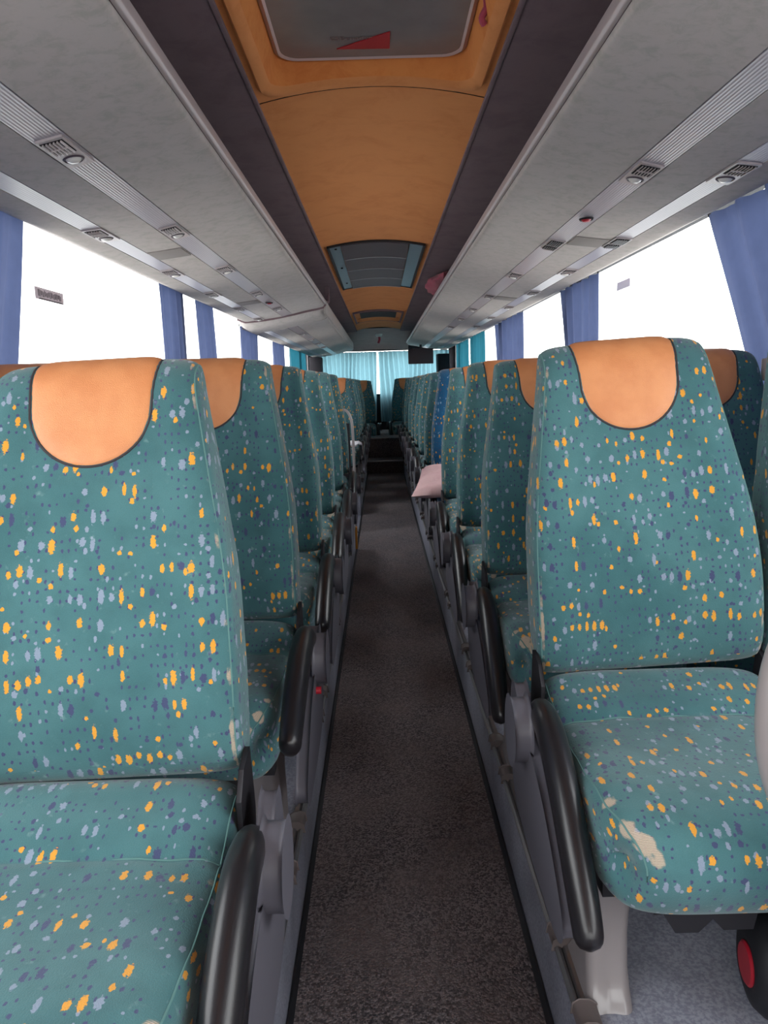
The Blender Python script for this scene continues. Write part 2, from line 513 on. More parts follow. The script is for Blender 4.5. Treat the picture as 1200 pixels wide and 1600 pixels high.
# dark gap shown at the panel seam
struct(MB().grid([[(x, y, cz(x)+.004) for y in (2.31, 2.37)] for x in xs]).build('trim_2', M['gap']))

# roof hatch
h = empty('roof_hatch', (CX, 1.5, EYE+.9))
def rel(o_loc, pts): return [(p[0]-o_loc[0], p[1]-o_loc[1], p[2]-o_loc[2]) for p in pts]
HL = (CX, 1.5, EYE+.9)
lid = [rel(HL, ringz(rrect(CX-.262+d, CX+.262-d, .9+d, 2.235-d, .05), 0, EYE+z)) for d, z in ((0, .896), (.012, .887), (.02, .892))]
mb = MB(); mb.grid(lid, wrap_j=True); mb.build('hatch_seal', M['hatch_seal'], h)
lp = rel(HL, ringz(rrect(CX-.245, CX+.245, .917, 2.216, .04), 0, EYE+.891))
lp2 = rel(HL, ringz(rrect(CX-.245, CX+.245, .917, 2.216, .04), 0, EYE+.93))
mb = MB(); n = len(lp); mb.add(lp+lp2, [tuple(range(n)), tuple(range(2*n-1, n-1, -1))]+[(i, (i+1) % n, n+(i+1) % n, n+i) for i in range(n)])
lidp = mb.build('hatch_panel', M['hatch_grey'], h, smooth=30)
tri = MB().prism([(-.09, .66), (.052, .665), (.052, .57)], 'z', -.012, -.0095).build('warning_sticker', M['sticker_red'], lidp)
def text(body, size, mat, name, parent, loc, rot):
    cu = bpy.data.curves.new(name, 'FONT'); cu.body = body; cu.size = size; cu.extrude = .0004
    ob = bpy.data.objects.new(name, cu); COL.objects.link(ob)
    dg = bpy.context.evaluated_depsgraph_get()
    me = bpy.data.meshes.new_from_object(ob.evaluated_get(dg)); me.name = name
    bpy.data.objects.remove(ob)
    me.materials.clear(); me.materials.append(mat)
    o = bpy.data.objects.new(name, me); o.location = loc; o.rotation_euler = rot
    return link(o, parent)
text('ESBenadvers', .026, M['faded'], 'faded_lettering', lidp, (-.105, .61, -.0105), (PI, 0, 0))
tag(h, 'grey roof hatch panel with red triangle sticker in the orange ceiling', 'roof hatch')
# pink tag hanging at the hatch's right edge
t = empty('pink_ribbon', (CX+.268, 1.88, EYE+.86))
mb = MB(); mb.tube(catmull([(0, 0, .03), (.006, .01, .0), (-.004, .02, -.02), (.003, .03, -.03)], 5), .008, 8)
r = mb.build('ribbon', M['pink_bag'], t); tag(t, 'small pink ribbon hanging at the right edge of the roof hatch', 'ribbon')

# second hatch: smoked glass blades between side strips
h = empty('glass_roof_hatch', (CX, 5.6, cz(CX)))
def arch(y, x0, x1, dz, n=12):
    return [(x, y, cz(x)+dz) for x in [x0+(x1-x0)*i/n for i in range(n+1)]]
def archslab(mb, y0, y1, x0, x1, dz0, dz1, tilt=0):
    a, b = arch(y0, x0, x1, dz0), arch(y1, x0, x1, dz0+tilt)
    c, d = arch(y1, x0, x1, dz1+tilt), arch(y0, x0, x1, dz1)
    o = (CX, 5.6, cz(CX))
    rows = [[(p[0]-o[0], p[1]-o[1], p[2]-o[2]) for p in r] for r in (a, b, c, d)]
    mb.grid(rows, wrap_i=True)
    n_ = len(rows[0])
    mb.add([r[0] for r in rows], [(0, 1, 2, 3)]); mb.add([r[-1] for r in rows], [(0, 1, 2, 3)])
HA, HB = 4.68, 6.65
mb = MB()
archslab(mb, HA-.02, HA, CX-.29, CX+.29, -.012, .0); archslab(mb, HB, HB+.02, CX-.29, CX+.29, -.012, .0)
archslab(mb, HA-.02, HB+.02, CX-.30, CX-.285, -.014, 0); archslab(mb, HA-.02, HB+.02, CX+.285, CX+.30, -.014, 0)
mb.build('frame', M['gap'], h)
for i in range(4):
    a = HA+(HB-HA)*i/4; b = HA+(HB-HA)*(i+1)/4
    mb = MB(); archslab(mb, a+.01, b-.012, CX-.215, CX+.2, -.013, -.004, -.006)
    mb.build('glass_blade', M['smoked'], h)
    mb = MB(); archslab(mb, b-.014, b-.004, CX-.215, CX+.2, -.022, -.012)
    mb.build('blade_edge', M['chrome'], h)
for x0, x1 in ((-.285, -.22), (.205, .285)):
    mb = MB(); archslab(mb, HA, HB, CX+x0, CX+x1, -.009, -.003); mb.build('side_strip', M['smoked_side'], h)
for y in (4.75, 5.5, 6.3):
    mb = MB().lathe([(0, -.016), (.008, -.016), (.008, -.004)], (-.25, y-5.6, cz(CX-.25)-cz(CX)), n=10); mb.build('catch', M['gap'], h)
tag(h, 'smoked glass roof hatch with curved blades behind the grey hatch', 'roof hatch')
# air return further back
h = empty('ceiling_vent', (CX, 9.6, cz(CX)))
def archs(mb, y0, y1, x0, x1, dz0, dz1):
    o = (CX, 9.6, cz(CX))
    rows = [[(p[0]-o[0], p[1]-o[1], p[2]-o[2]) for p in r] for r in (arch(y0, x0, x1, dz0), arch(y1, x0, x1, dz0), arch(y1, x0, x1, dz1), arch(y0, x0, x1, dz1))]
    mb.grid(rows, wrap_i=True); mb.add([r[0] for r in rows], [(0, 1, 2, 3)]); mb.add([r[-1] for r in rows], [(0, 1, 2, 3)])
mb = MB()
archs(mb, 8.85, 8.89, CX-.29, CX+.29, -.02, 0); archs(mb, 10.3, 10.34, CX-.29, CX+.29, -.008, 0)
archs(mb, 8.85, 10.34, CX-.30, CX-.285, -.016, 0); archs(mb, 8.85, 10.34, CX+.285, CX+.30, -.016, 0)
mb.build('frame', M['dark_lining'], h)
mb = MB(); archs(mb, 9.05, 9.75, CX-.22, CX+.22, -.009, -.002); mb.build('recess_shade', M['gap'], h)  # black plate standing in for the shade inside the vent recess
mb = MB(); archs(mb, 9.75, 10.3, CX-.26, CX+.26, -.007, -.002); mb.build('vent_plate', M['hatch_fabric'], h)
tag(h, 'ceiling air vent with dark recess, rearmost fitting of the orange ceiling', 'vent')
# rear dome between ceiling and rear window
mb = MB()
dome = catmull([(11.55, 0), (11.9, -.02), (12.4, -.08), (12.75, -.16), (12.95, -.26)], 5)
mb.grid([[(x, y[0], cz(x)*0+EYE+.82+.02*(1-((x-CX)/.5)**2)+y[1]+.004) for x in [CX-.5+i/10 for i in range(11)]] for y in dome])
struct(mb.build('ceiling_rear_dome', M['rear_dome']))
t = empty('ceiling_lamp', (CX+.0, 12.2, EYE+.78))
MB().lathe([(0, -.03), (.04, -.025), (.06, 0), (.06, .04)], (0, 0, 0), n=18).build('lens', M['lens'], t)
MB().tube(catmull([(0, .1, 0), (.01, .12, -.06), (-.01, .13, -.12)], 4), .02, 8).build('pink_tag', M['pink_bag'], t)
tag(t, 'small round lamp with pink tag on the rear ceiling above the curtains', 'lamp')

# ------------------------------------------------------------------ luggage racks
RY1 = 12.9
def band(prof, y0, y1, thick=.006):
    mb = MB()
    def sub(p):
        return catmull([(a, b, 0) for a, b in p], 4) if len(p) > 2 else [Vector((a, b, 0)) for a, b in p]
    return mb, sub(prof)
def SX(sg, x): return CX+sg*x+(.025 if sg > 0 else 0)
def make_band(name, prof, sg, y0, y1, mat, parent, origin, thick=.006, smooth=40):
    mb, pr = band(prof, y0, y1)
    lo = [(SX(sg, p[0])-origin[0], EYE+p[1]-origin[2]) for p in pr]
    hi = [(x, z+thick) for x, z in reversed(lo)]
    ring = lo+hi
    mb.prism(ring, 'y', y0-origin[1], y1-origin[1])
    return mb.build(name, mat, parent, smooth=smooth)
P_main = [(.451, .664), (.458, .652), (.50, .641), (.60, .624), (.717, .5985)]
P_s1 = [(.721, .5978), (.799, .5808)]
P_mid = [(.803, .580), (.88, .570), (.948, .562)]
P_s2 = [(.952, .5617), (1.019, .5541)]
P_cov = [(1.023, .5537), (1.08, .547), (1.12, .548), (1.16, .565), (1.24, .60)]
def rack(sg, y0, y1, dz, name, label, lip=True):
    og = (SX(sg, .8), (y0+y1)/2, EYE+.57+dz)
    r = empty(name, og)
    og2 = (og[0], og[1], og[2]-dz)
    def b(nm, pf, mat, **k): return make_band(nm, pf, sg, y0, y1, mat, r, og2, **k)
    b('underside_panel', P_main, M['soffit'])
    b('service_strip', P_s1, M['strip'])
    b('middle_panel', P_mid, M['soffit'])
    b('service_strip', P_s2, M['strip'])
    b('window_coving', P_cov, M['soffit'])
    b('shelf_backing', [(.46, .672), (.717, .615), (1.02, .575), (1.24, .61)], M['gap'], thick=.004)
    if lip:
        mb = MB()
        pr = [(.449, .668), (.440, .668), (.434, .676), (.434, .700), (.440, .705), (.449, .700)]
        mb.prism([(SX(sg, p[0])-og2[0], EYE+p[1]-og2[2]) for p in pr], 'y', y0-og2[1], y1-og2[1])
        mb.build('lip', M['strip_frame'], r, bevel=.002)
    # dividing seams in the middle panel are part of it
    tag(r, label, 'luggage rack')
    return r
LSTEP = 6.35
rL = rack(-1, Y0, LSTEP, 0, 'luggage_rack', 'open luggage rack along the left windows, nearer and higher section with speckled grey underside')
rR = rack(1, Y0, RY1, 0, 'luggage_rack', 'long grey luggage rack running above the right-hand windows to the rear')
rear = rack(-1, LSTEP+.35, RY1, -.07, 'luggage_rack', 'lower closed rear section of the left rack behind the middle door', lip=False)
# body of the lowered section: closed front face, rounded nose
og = rear.location
def nose_prof(k):  # k 0..1 swelling towards the full section
    return [(.451-.0*k, .664), (.43, .70), (.43, .78)]
mb = MB()
sec = []
base = [(.440, .715), (.436, .70), (.436, .66), (.451, .595), (.50, .572), (.60, .554), (.72, .528), (.88, .500), (1.02, .483), (1.12, .477), (1.17, .505), (1.2, .60), (1.2, .715)]
for y, s in ((LSTEP+.03, .0), (LSTEP+.035, .35), (LSTEP+.05, .6), (LSTEP+.09, .82), (LSTEP+.17, .95), (LSTEP+.36, 1.0)):
    sec.append([(CX-(p[0] if s > 0 else p[0])-og[0], y-og[1], EYE+(.70+(p[1]-.70)*s if p[1] < .70 else p[1])-og[2]) for p in base])
mb.grid(sec)
mb.build('front_shroud', M['soffit'], rear, smooth=60)
mb = MB(); mb.prism([(CX-x_-og[0], EYE+z_-og[2]) for x_, z_ in ((.452, .592), (.440, .60), (.434, .66), (.434, .69), (.440, .705), (.46, .712), (1.2, .70), (1.2, .69), (.47, .70), (.45, .695))], 'y', LSTEP+.02-og[1], RY1-og[1])
mb.build('closed_side', M['soffit'], rear)
# end bracket of the open rack
mb = MB().box((CX-.42-rL.location.x, LSTEP-rL.location.y, EYE+.765-rL.location.z), (.035, .02, .12)); mb.tube([(CX-.41-rL.location.x, LSTEP-rL.location.y+dy, EYE+z-rL.location.z) for dy, z in ((-.05, .68), (-.02, .69), (0, .74), (0, .81))], .012, 8)
mb.build('end_bracket', M['dark_lining'], rL)

cap = [(.436, .705), (.436, .66), (.455, .642), (.50, .630), (.60, .613), (.72, .588), (.88, .560), (1.02, .544), (1.12, .538), (1.18, .56), (1.18, .60), (1.0, .62), (.7, .66), (.5, .70)]  # outline of a dark strip added as the shaded gap between rack sections
MB().prism([(CX-p[0]-rL.location.x, EYE+p[1]-rL.location.z) for p in cap], 'y', LSTEP+.001-rL.location.y, LSTEP+.025-rL.location.y).build('end_gap_shade', M['dark_lining'], rL, bevel=.003)
# dark lining above the racks and roof edge strips
for nm, sg in (('left', -1), ('right', 1)):
    mb = MB()
    pr = catmull([(CX+sg*(CEH+.004), EYE+.815, 0), (CX+sg*.6, EYE+.80, 0), (CX+sg*1.0, EYE+.75, 0), (CX+sg*1.3, EYE+.66, 0)], 4)
    mb.prism([(p.x, p.y) for p in pr]+[(p.x, p.y+.02) for p in reversed(pr)], 'y', Y0, 13.05)
    struct(mb.build('ceiling_lining_'+nm, M['dark_lining']))
    mb = MB().prism([(CX+sg*(CEH-.004), EYE+.812), (CX+sg*(CEH+.008), EYE+.812), (CX+sg*(CEH+.008), EYE+.824), (CX+sg*(CEH-.004), EYE+.824)], 'y', Y0, 11.6)
    struct(mb.build('trim_%d' % (3 if sg < 0 else 4), M['dark_lining'], bevel=.002))

# service panels -------------------------------------------------------
def make_vent_meshes():
    d = {}
    mb = MB()
    fr = rrect(-.034, .034, -.10, .10, .003, 3, 4)
    mb.prism(fr, 'z', -.004, .004)
    d['plate'] = mb.mesh('panel_plate', M['strip_frame'], bevel=.001)
    mb = MB().box((0, -.045, -.0035), (.056, .085, .004)); d['recess'] = mb.mesh('air_outlet', M['gap'])
    mb = MB()
    for i in range(6):
        mb.box((-.022+.009*i, -.045, -.007), (.0022, .082, .006), Matrix.Rotation(.5, 3, 'Y'))
    mb.box((0, -.045, -.008), (.05, .003, .004))
    d['slats'] = mb.mesh('slats', M['strip_frame'])
    mb = MB().box((0, -.045, -.0035), (.056, .10, .004)); mb.box((0, .06, -.0035), (.056, .07, .004)); d['recess2'] = mb.mesh('air_outlet', M['gap'])
    mb = MB()
    for i in range(6):
        mb.box((-.022+.009*i, -.045, -.007), (.0022, .096, .006)); mb.box((-.022+.009*i, .06, -.007), (.0022, .066, .006))
    d['slats2'] = mb.mesh('slats', M['chrome'])
    mb = MB().lathe([(0, -.014), (.010, -.013), (.017, -.009), (.021, -.004), (.024, -.0035), (.025, 0)], (0, .045, 0), n=20)
    d['lamp'] = mb.mesh('reading_lamp', M['lens'])
    mb = MB().lathe([(.020, -.005), (.0235, -.0075), (.027, -.004)], (0, .045, 0), n=20)
    d['ring'] = mb.mesh('lamp_ring', M['sticker_mark'])
    return d
VM = make_vent_meshes()
ORD = ['nearest', 'second', 'third', 'fourth', 'fifth', 'sixth', 'seventh', 'eighth', 'ninth', 'tenth', 'eleventh', 'twelfth', 'thirteenth', 'fourteenth', 'fifteenth', 'sixteenth']
def vent(sg, strip, y, double, dz, label, group):
    x, hgt, ang = (.76, .589, 12.3) if strip == 1 else (.986, .5578, 6.5)
    t = empty('service_panel', (SX(sg, x), y, EYE+hgt+dz-.0012))
    t.rotation_euler = (0, math.radians(ang)*sg, 0)
    child('panel_plate', VM['plate'], t)
    if double:
        r = child('air_outlet', VM['recess2'], t); child('slats', VM['slats2'], r)
    else:
        r = child('air_outlet', VM['recess'], t); child('slats', VM['slats'], r)
        l = child('reading_lamp', VM['lamp'], t); child('lamp_ring', VM['ring'], l)
    tag(t, label, 'air vent', group)
def DY(D, h): return (D+.171*h)/.985
rows = {(-1, 1): (1.82, 2.78, 3.7, 4.67, 5.6), (-1, 2): (2.64, 3.55, 4.4, 5.25, 6.05),
        (1, 1): (2.17, 3.27, 4.2, 5.2, 6.1, 7.0, 8.0), (1, 2): (2.07, 3.09, 3.9, 4.8, 5.7, 6.6, 7.6)}
for (sg, st), Ds in rows.items():
    side = 'left' if sg < 0 else 'right'
    where = 'inner' if st == 1 else 'window-side'
    for i, D in enumerate(Ds):
        dbl = sg > 0 and i == 1
        what = 'double slatted air vent' if dbl else 'air vent with round reading lamp'
        vent(sg, st, DY(D, .58), dbl, 0, '%s %s on the %s strip under the %s rack' % (ORD[i], what, where, side), 'air vents under the %s rack, %s strip' % (side, where))
for i, y in enumerate((7.6, 8.5, 9.4, 10.3)):
    vent(-1, 1, y, False, -.07, '%s air vent under the lowered rear section of the left rack' % ORD[i], 'air vents under the lowered rack section')
# red call lamps
for i, (sg, D, h_) in enumerate(((1, 2.74, .589), (-1, 5.15, .589))):
    t = empty('warning_lamp', (SX(sg, .76), DY(D, .58), EYE+.583))
    MB().lathe([(0, -.012), (.012, -.010), (.018, -.004), (.021, 0)], (0, 0, 0), n=18).build('lens', M['red'], t)
    MB().lathe([(.018, -.003), (.024, -.005), (.027, .001)], (0, 0, 0), n=18).build('bezel', M['gap'], t)
    tag(t, 'small round red lamp under the %s luggage rack' % ('right' if sg > 0 else 'left'), 'lamp')
# speaker grilles on the middle panels
for i, (sg, D) in enumerate(((-1, 3.12), (1, 3.13), (-1, 5.0), (1, 5.2))):
    t = MB().box((0, 0, 0), (.142, .17, .006)).build('speaker_grille', M['speaker'], bevel=.002)
    t.location = (SX(sg, .876), DY(D, .57), EYE+.5695); t.rotation_euler = (0, math.radians(7)*sg, 0)
    tag(t, '%s taupe speaker mesh panel under the %s rack between the vent strips' % ('nearer' if D < 4 else 'farther', 'left' if sg < 0 else 'right'), 'speaker', 'speaker panels under the racks')

# ------------------------------------------------------------------ seats
HB_ = .655      # backrest height
def back_loop():
    """closed loop round the backrest in the y,z plane with its medial axis and width"""
    def yf(z): return interp(z, [0, .08, .2, .32, .45, .56, .66], [.0, -.012, -.002, .028, .068, .103, .132])
    def th(z): return interp(z, [0, .1, .3, .5, .62, .7], [.10, .125, .12, .105, .09, .085])
    def w(z): return interp(z, [0, .15, .28, .36, .45, .53, .60, .66, .7], [.470, .472, .462, .440, .408, .380, .356, .335, .32])
    z0, z1 = .008, .61
    L = []
    n = 26
    for i in range(n+1):
        z = z0+(z1-z0)*i/n
        L.append(((yf(z), z), (yf(z)+th(z)/2, z), w(z), 1, z))
    # smooth the piecewise profile
    c = (yf(z1)+th(z1)/2, z1); r = th(z1)/2
    for i in range(1, 12):
        a = PI-PI*i/12
        L.append(((c[0]+r*cos(a)+.02*sin(a), c[1]+.062*sin(a)), c, w(z1)-.004*sin(a), max(0, 1-i/5), z1+.05*sin(a)))
    for i in range(n+1):
        z = z1-(z1-z0)*i/n
        L.append(((yf(z)+th(z), z), (yf(z)+th(z)/2, z), w(z), 0, z))
    c = (yf(z0)+th(z0)/2, z0); r = th(z0)/2
    for i in range(1, 8):
        a = -PI*i/8
        L.append(((c[0]+r*cos(a), c[1]+.03*sin(a)), c, w(z0)-.01*abs(sin(a)), 0, z0))
    return L
def smooth_loop(L, it=3):
    n = len(L)
    for _ in range(it):
        N = []
        for i in range(n):
            a, b, c = L[i-1], L[i], L[(i+1) % n]
            mixv = lambda p, q, r: tuple(.25*x+.5*y+.25*z for x, y, z in zip(p, q, r))
            N.append((mixv(a[0], b[0], c[0]), mixv(a[1], b[1], c[1]), .25*a[2]+.5*b[2]+.25*c[2], .25*a[3]+.5*b[3]+.25*c[3], b[4]))
        L = N
    return L
BL = smooth_loop(back_loop())
def bolster(xi, front):
    return -.016*front*smoothstep(.45, .8, abs(xi))
def pt(Lp, xi, n, off=0., frontb=True):
    (ly, lz), (cy, cz_), w, fr, _ = Lp
    k = max(0., 1-abs(xi)**n)**(1/n)
    dy, dz = ly-cy, lz-cz_
    ln = math.hypot(dy, dz) or 1
    kk = k+off/ln
    by = bolster(xi, fr)*k if frontb else 0
    return (xi*w/2, cy+dy*kk+by, cz_+dz*kk)
def ring_mesh(L, n, front_bolster=True, m=34, wear=None, dent=None):
    P, UV = [], []
    LL = L+[L[0]]
    arc = 0; prev = None
    for Lp in LL:
        row, uvr = [], []
        for j in range(m+1):
            a = PI-PI*j/m
            # even-ish spacing with dense edges
            c = cos(a)
            xi = math.copysign(abs(c)**(2/n), c) if abs(c) > 1e-9 else 0
            row.append(pt(Lp, xi, n, 0, front_bolster))
        mid = row[m//2]
        if prev is not None: arc += math.dist(mid, prev)
        prev = mid
        # u by accumulated length from the middle
        us = [0]*(m+1)
        for j in range(m//2+1, m+1): us[j] = us[j-1]+math.dist(row[j], row[j-1])
        for j in range(m//2-1, -1, -1): us[j] = us[j+1]-math.dist(row[j], row[j+1])
        P.append(row); UV.append([(u, arc) for u in us])
    if dent:
        P = [[dent(p) for p in r] for r in P]
    mb = MB()
    # plain grid (first and last rows coincide and are merged)
    mb.grid(P, UV)
    return mb, P
def back_wear(co):
    # rubbed side seams
    z = co.z
    wz = interp(z, [0, .12, .5, .62, .7], [.72, .6, .42, .55, .55])
    w = interp(z, [0, .15, .28, .36, .45, .53, .60, .66], [.470, .472, .462, .440, .408, .380, .356, .335])/2
    d = abs(abs(co.x)-w*.955)
    return wz*math.exp(-(d/.006)**2) if co.y < .2 else 0
def wrinkle(p):
    x, y, z = p
    y += .0035*math.exp(-((z-.30)/.008)**2)*(1 if abs(x) < .17 else 0)     # stitched line across the back
    y += .003*math.exp(-((z-.385)/.02)**2)*cos(x*14)
    return (x, y, z)
bm_, BP = ring_mesh(BL, 6, dent=wrinkle)
ME_back = bm_.mesh('backrest', M['fabric'], smooth=70, wear=back_wear)
ME_back_blue = ME_back.copy(); ME_back_blue.materials.clear(); ME_back_blue.materials.append(M['fabric_blue'])
# piping: front side seams run up one side, over the shoulder
nf = 38
ME_backpipe = []
for s_ in (-1, 1):
    pth = [Vector(pt(BL[i], s_*.968, 6, -.0004)) for i in range(1, nf-1)]
    ME_backpipe.append(MB().tube(pth, .0016, 6, caps=True).mesh('side_piping', M['piping']))
# headrest pad
def head_mesh():
    idx0 = 20.6      # bottom of the U on the front
    idx1 = 36.0      # over the top to the back
    def LP(f):
        i = int(f); t_ = f-i
        a, b = BL[i], BL[min(i+1, len(BL)-1)]
        mixv = lambda p, q: tuple(x+(y-x)*t_ for x, y in zip(p, q))
        return (mixv(a[0], b[0]), mixv(a[1], b[1]), a[2]+(b[2]-a[2])*t_, a[3]+(b[3]-a[3])*t_, 0)
    fs = [idx0+(idx1-idx0)*(i/200) for i in range(201)]
    s = [0]
    for i in range(200):
        s.append(s[-1]+math.dist(LP(fs[i])[0], LP(fs[i+1])[0]))
    R = .102
    ds = [.0, .0006, .002, .005, .009, .015, .023, .033, .045, .058, .072, .088, .104, .12, .135, .15, .163, .175, .187, .198, .208, .218, .228, .238, .247, .254]
    ds = [d for d in ds if d < s[-1]-.002]+[s[-1]]
    P, edge = [], []
    m = 26
    for d in ds:
        f = interp(d, s, fs); Lp = LP(f)
        a = math.sqrt(max(0, R*R-(R-d)**2)) if d < R else R+.006*smoothstep(R, .2, d)
        a = min(a, Lp[2]/2*.8)
        row = []
        for j in range(m+1):
            q = -cos(PI*j/m)
            x = a*q
            dist = (R-math.hypot(x, R-d)) if d < R else a-abs(x)
            dist = max(0, min(dist, (s[-1]-d)))
            off = -.002+.0085*(1-math.exp(-dist/.010))
            row.append(pt(Lp, x*2/Lp[2], 6, off))
        P.append(row)
    mb = MB().grid(P)
    me = mb.mesh('headrest', M['leather'], smooth=80)
    # dark piping round the U
    bd = [P[i][0] for i in range(len(P)-1, -1, -1)]+[P[i][-1] for i in range(1, len(P))]
    p = [Vector(q) for q in bd]
    clean = [p[0]]
    for q in p[1:]:
        if (q-clean[-1]).length > .003: clean.append(q)
    clean = [q+Vector((0, -.0015, 0)) for q in clean]
    me2 = MB().tube(clean, .0024, 6).mesh('headrest_piping', M['piping_dark'])
    return me, me2
ME_head, ME_headpipe = head_mesh()

# cushion
def cushion_loop():
    def cc(y): return (max(-.425, min(.0, y)), -.115)
    top = catmull([(.035, -.012, 0), (.0, .0, 0), (-.04, -.008, 0), (-.08, -.018, 0), (-.122, -.036, 0), (-.15, -.040, 0), (-.26, -.034, 0), (-.36, -.028, 0), (-.44, -.036, 0), (-.49, -.062, 0), (-.508, -.105, 0),
                   (-.495, -.16, 0), (-.465, -.192, 0), (-.42, -.203, 0), (-.30, -.195, 0), (-.12, -.185, 0), (.03, -.175, 0), (.052, -.10, 0), (.05, -.03, 0)], 4, closed=True)
    L = []
    for p in top:
        y, z = p.x, p.y
        w = interp(-y, [0, .30, .40, .47, .51], [.470, .474, .462, .425, .385])
        L.append(((y, z), cc(y), w, 0, z))
    return L
CL = cushion_loop()
def cush_dent(p):
    x, y, z = p
    if z > -.09:
        z -= .007*math.exp(-((y+.29)/.10)**2-(x/.15)**2)
        z -= .004*math.exp(-((y+.128)/.006)**2)                      # seam between upstand and seat
        z += .0022*sin(x*60+y*35)*math.exp(-((y+.13)/.05)**2)
        z += .0018*sin(y*70+x*22)*smoothstep(.1, .22, abs(x))
    return (x, y, z)
def cush_wear(co):
    v = 0
    # front corner seams, rubbed through on the aisle side
    for sx in (-1, 1):
        for (px, py, pz, r, a) in ((.205, -.455, -.052, .026, .95), (.190, -.485, -.062, .024, .95), (.215, -.40, -.045, .022, .75), (.222, -.16, -.05, .02, .7), (.168, -.498, -.08, .020, .7), (.228, -.06, -.02, .014, .7)):
            d = math.dist((co.x*sx, co.y, co.z), (px, py, pz))
            v = max(v, a*math.exp(-(d/r)**2))
    if co.z > -.09: v = max(v, .42*math.exp(-((co.x)/.13)**2-((co.y+.34)/.05)**2))
    return v
mb, CP = ring_mesh(CL, 6, False, 40, dent=cush_dent)
ME_cush = mb.mesh('seat_cushion', M['fabric'], smooth=70, wear=cush_wear)
ME_cush_blue = ME_cush.copy(); ME_cush_blue.materials.clear(); ME_cush_blue.materials.append(M['fabric_blue'])
ME_cushpipe = []
for s_ in (-1, 1):
    pth = [Vector(cush_dent(pt(CL[i], s_*.955, 6, .0, False))) for i in range(4, 42)]
    ME_cushpipe.append(MB().tube(pth, .0016, 6).mesh('cushion_piping', M['piping']))
row = [Vector(cush_dent(pt(CL[17], x/10*.95, 6, .0008, False))) for x in range(-10, 11)]
ME_cushpipe.append(MB().tube(row, .0015, 6).mesh('cushion_piping', M['piping']))

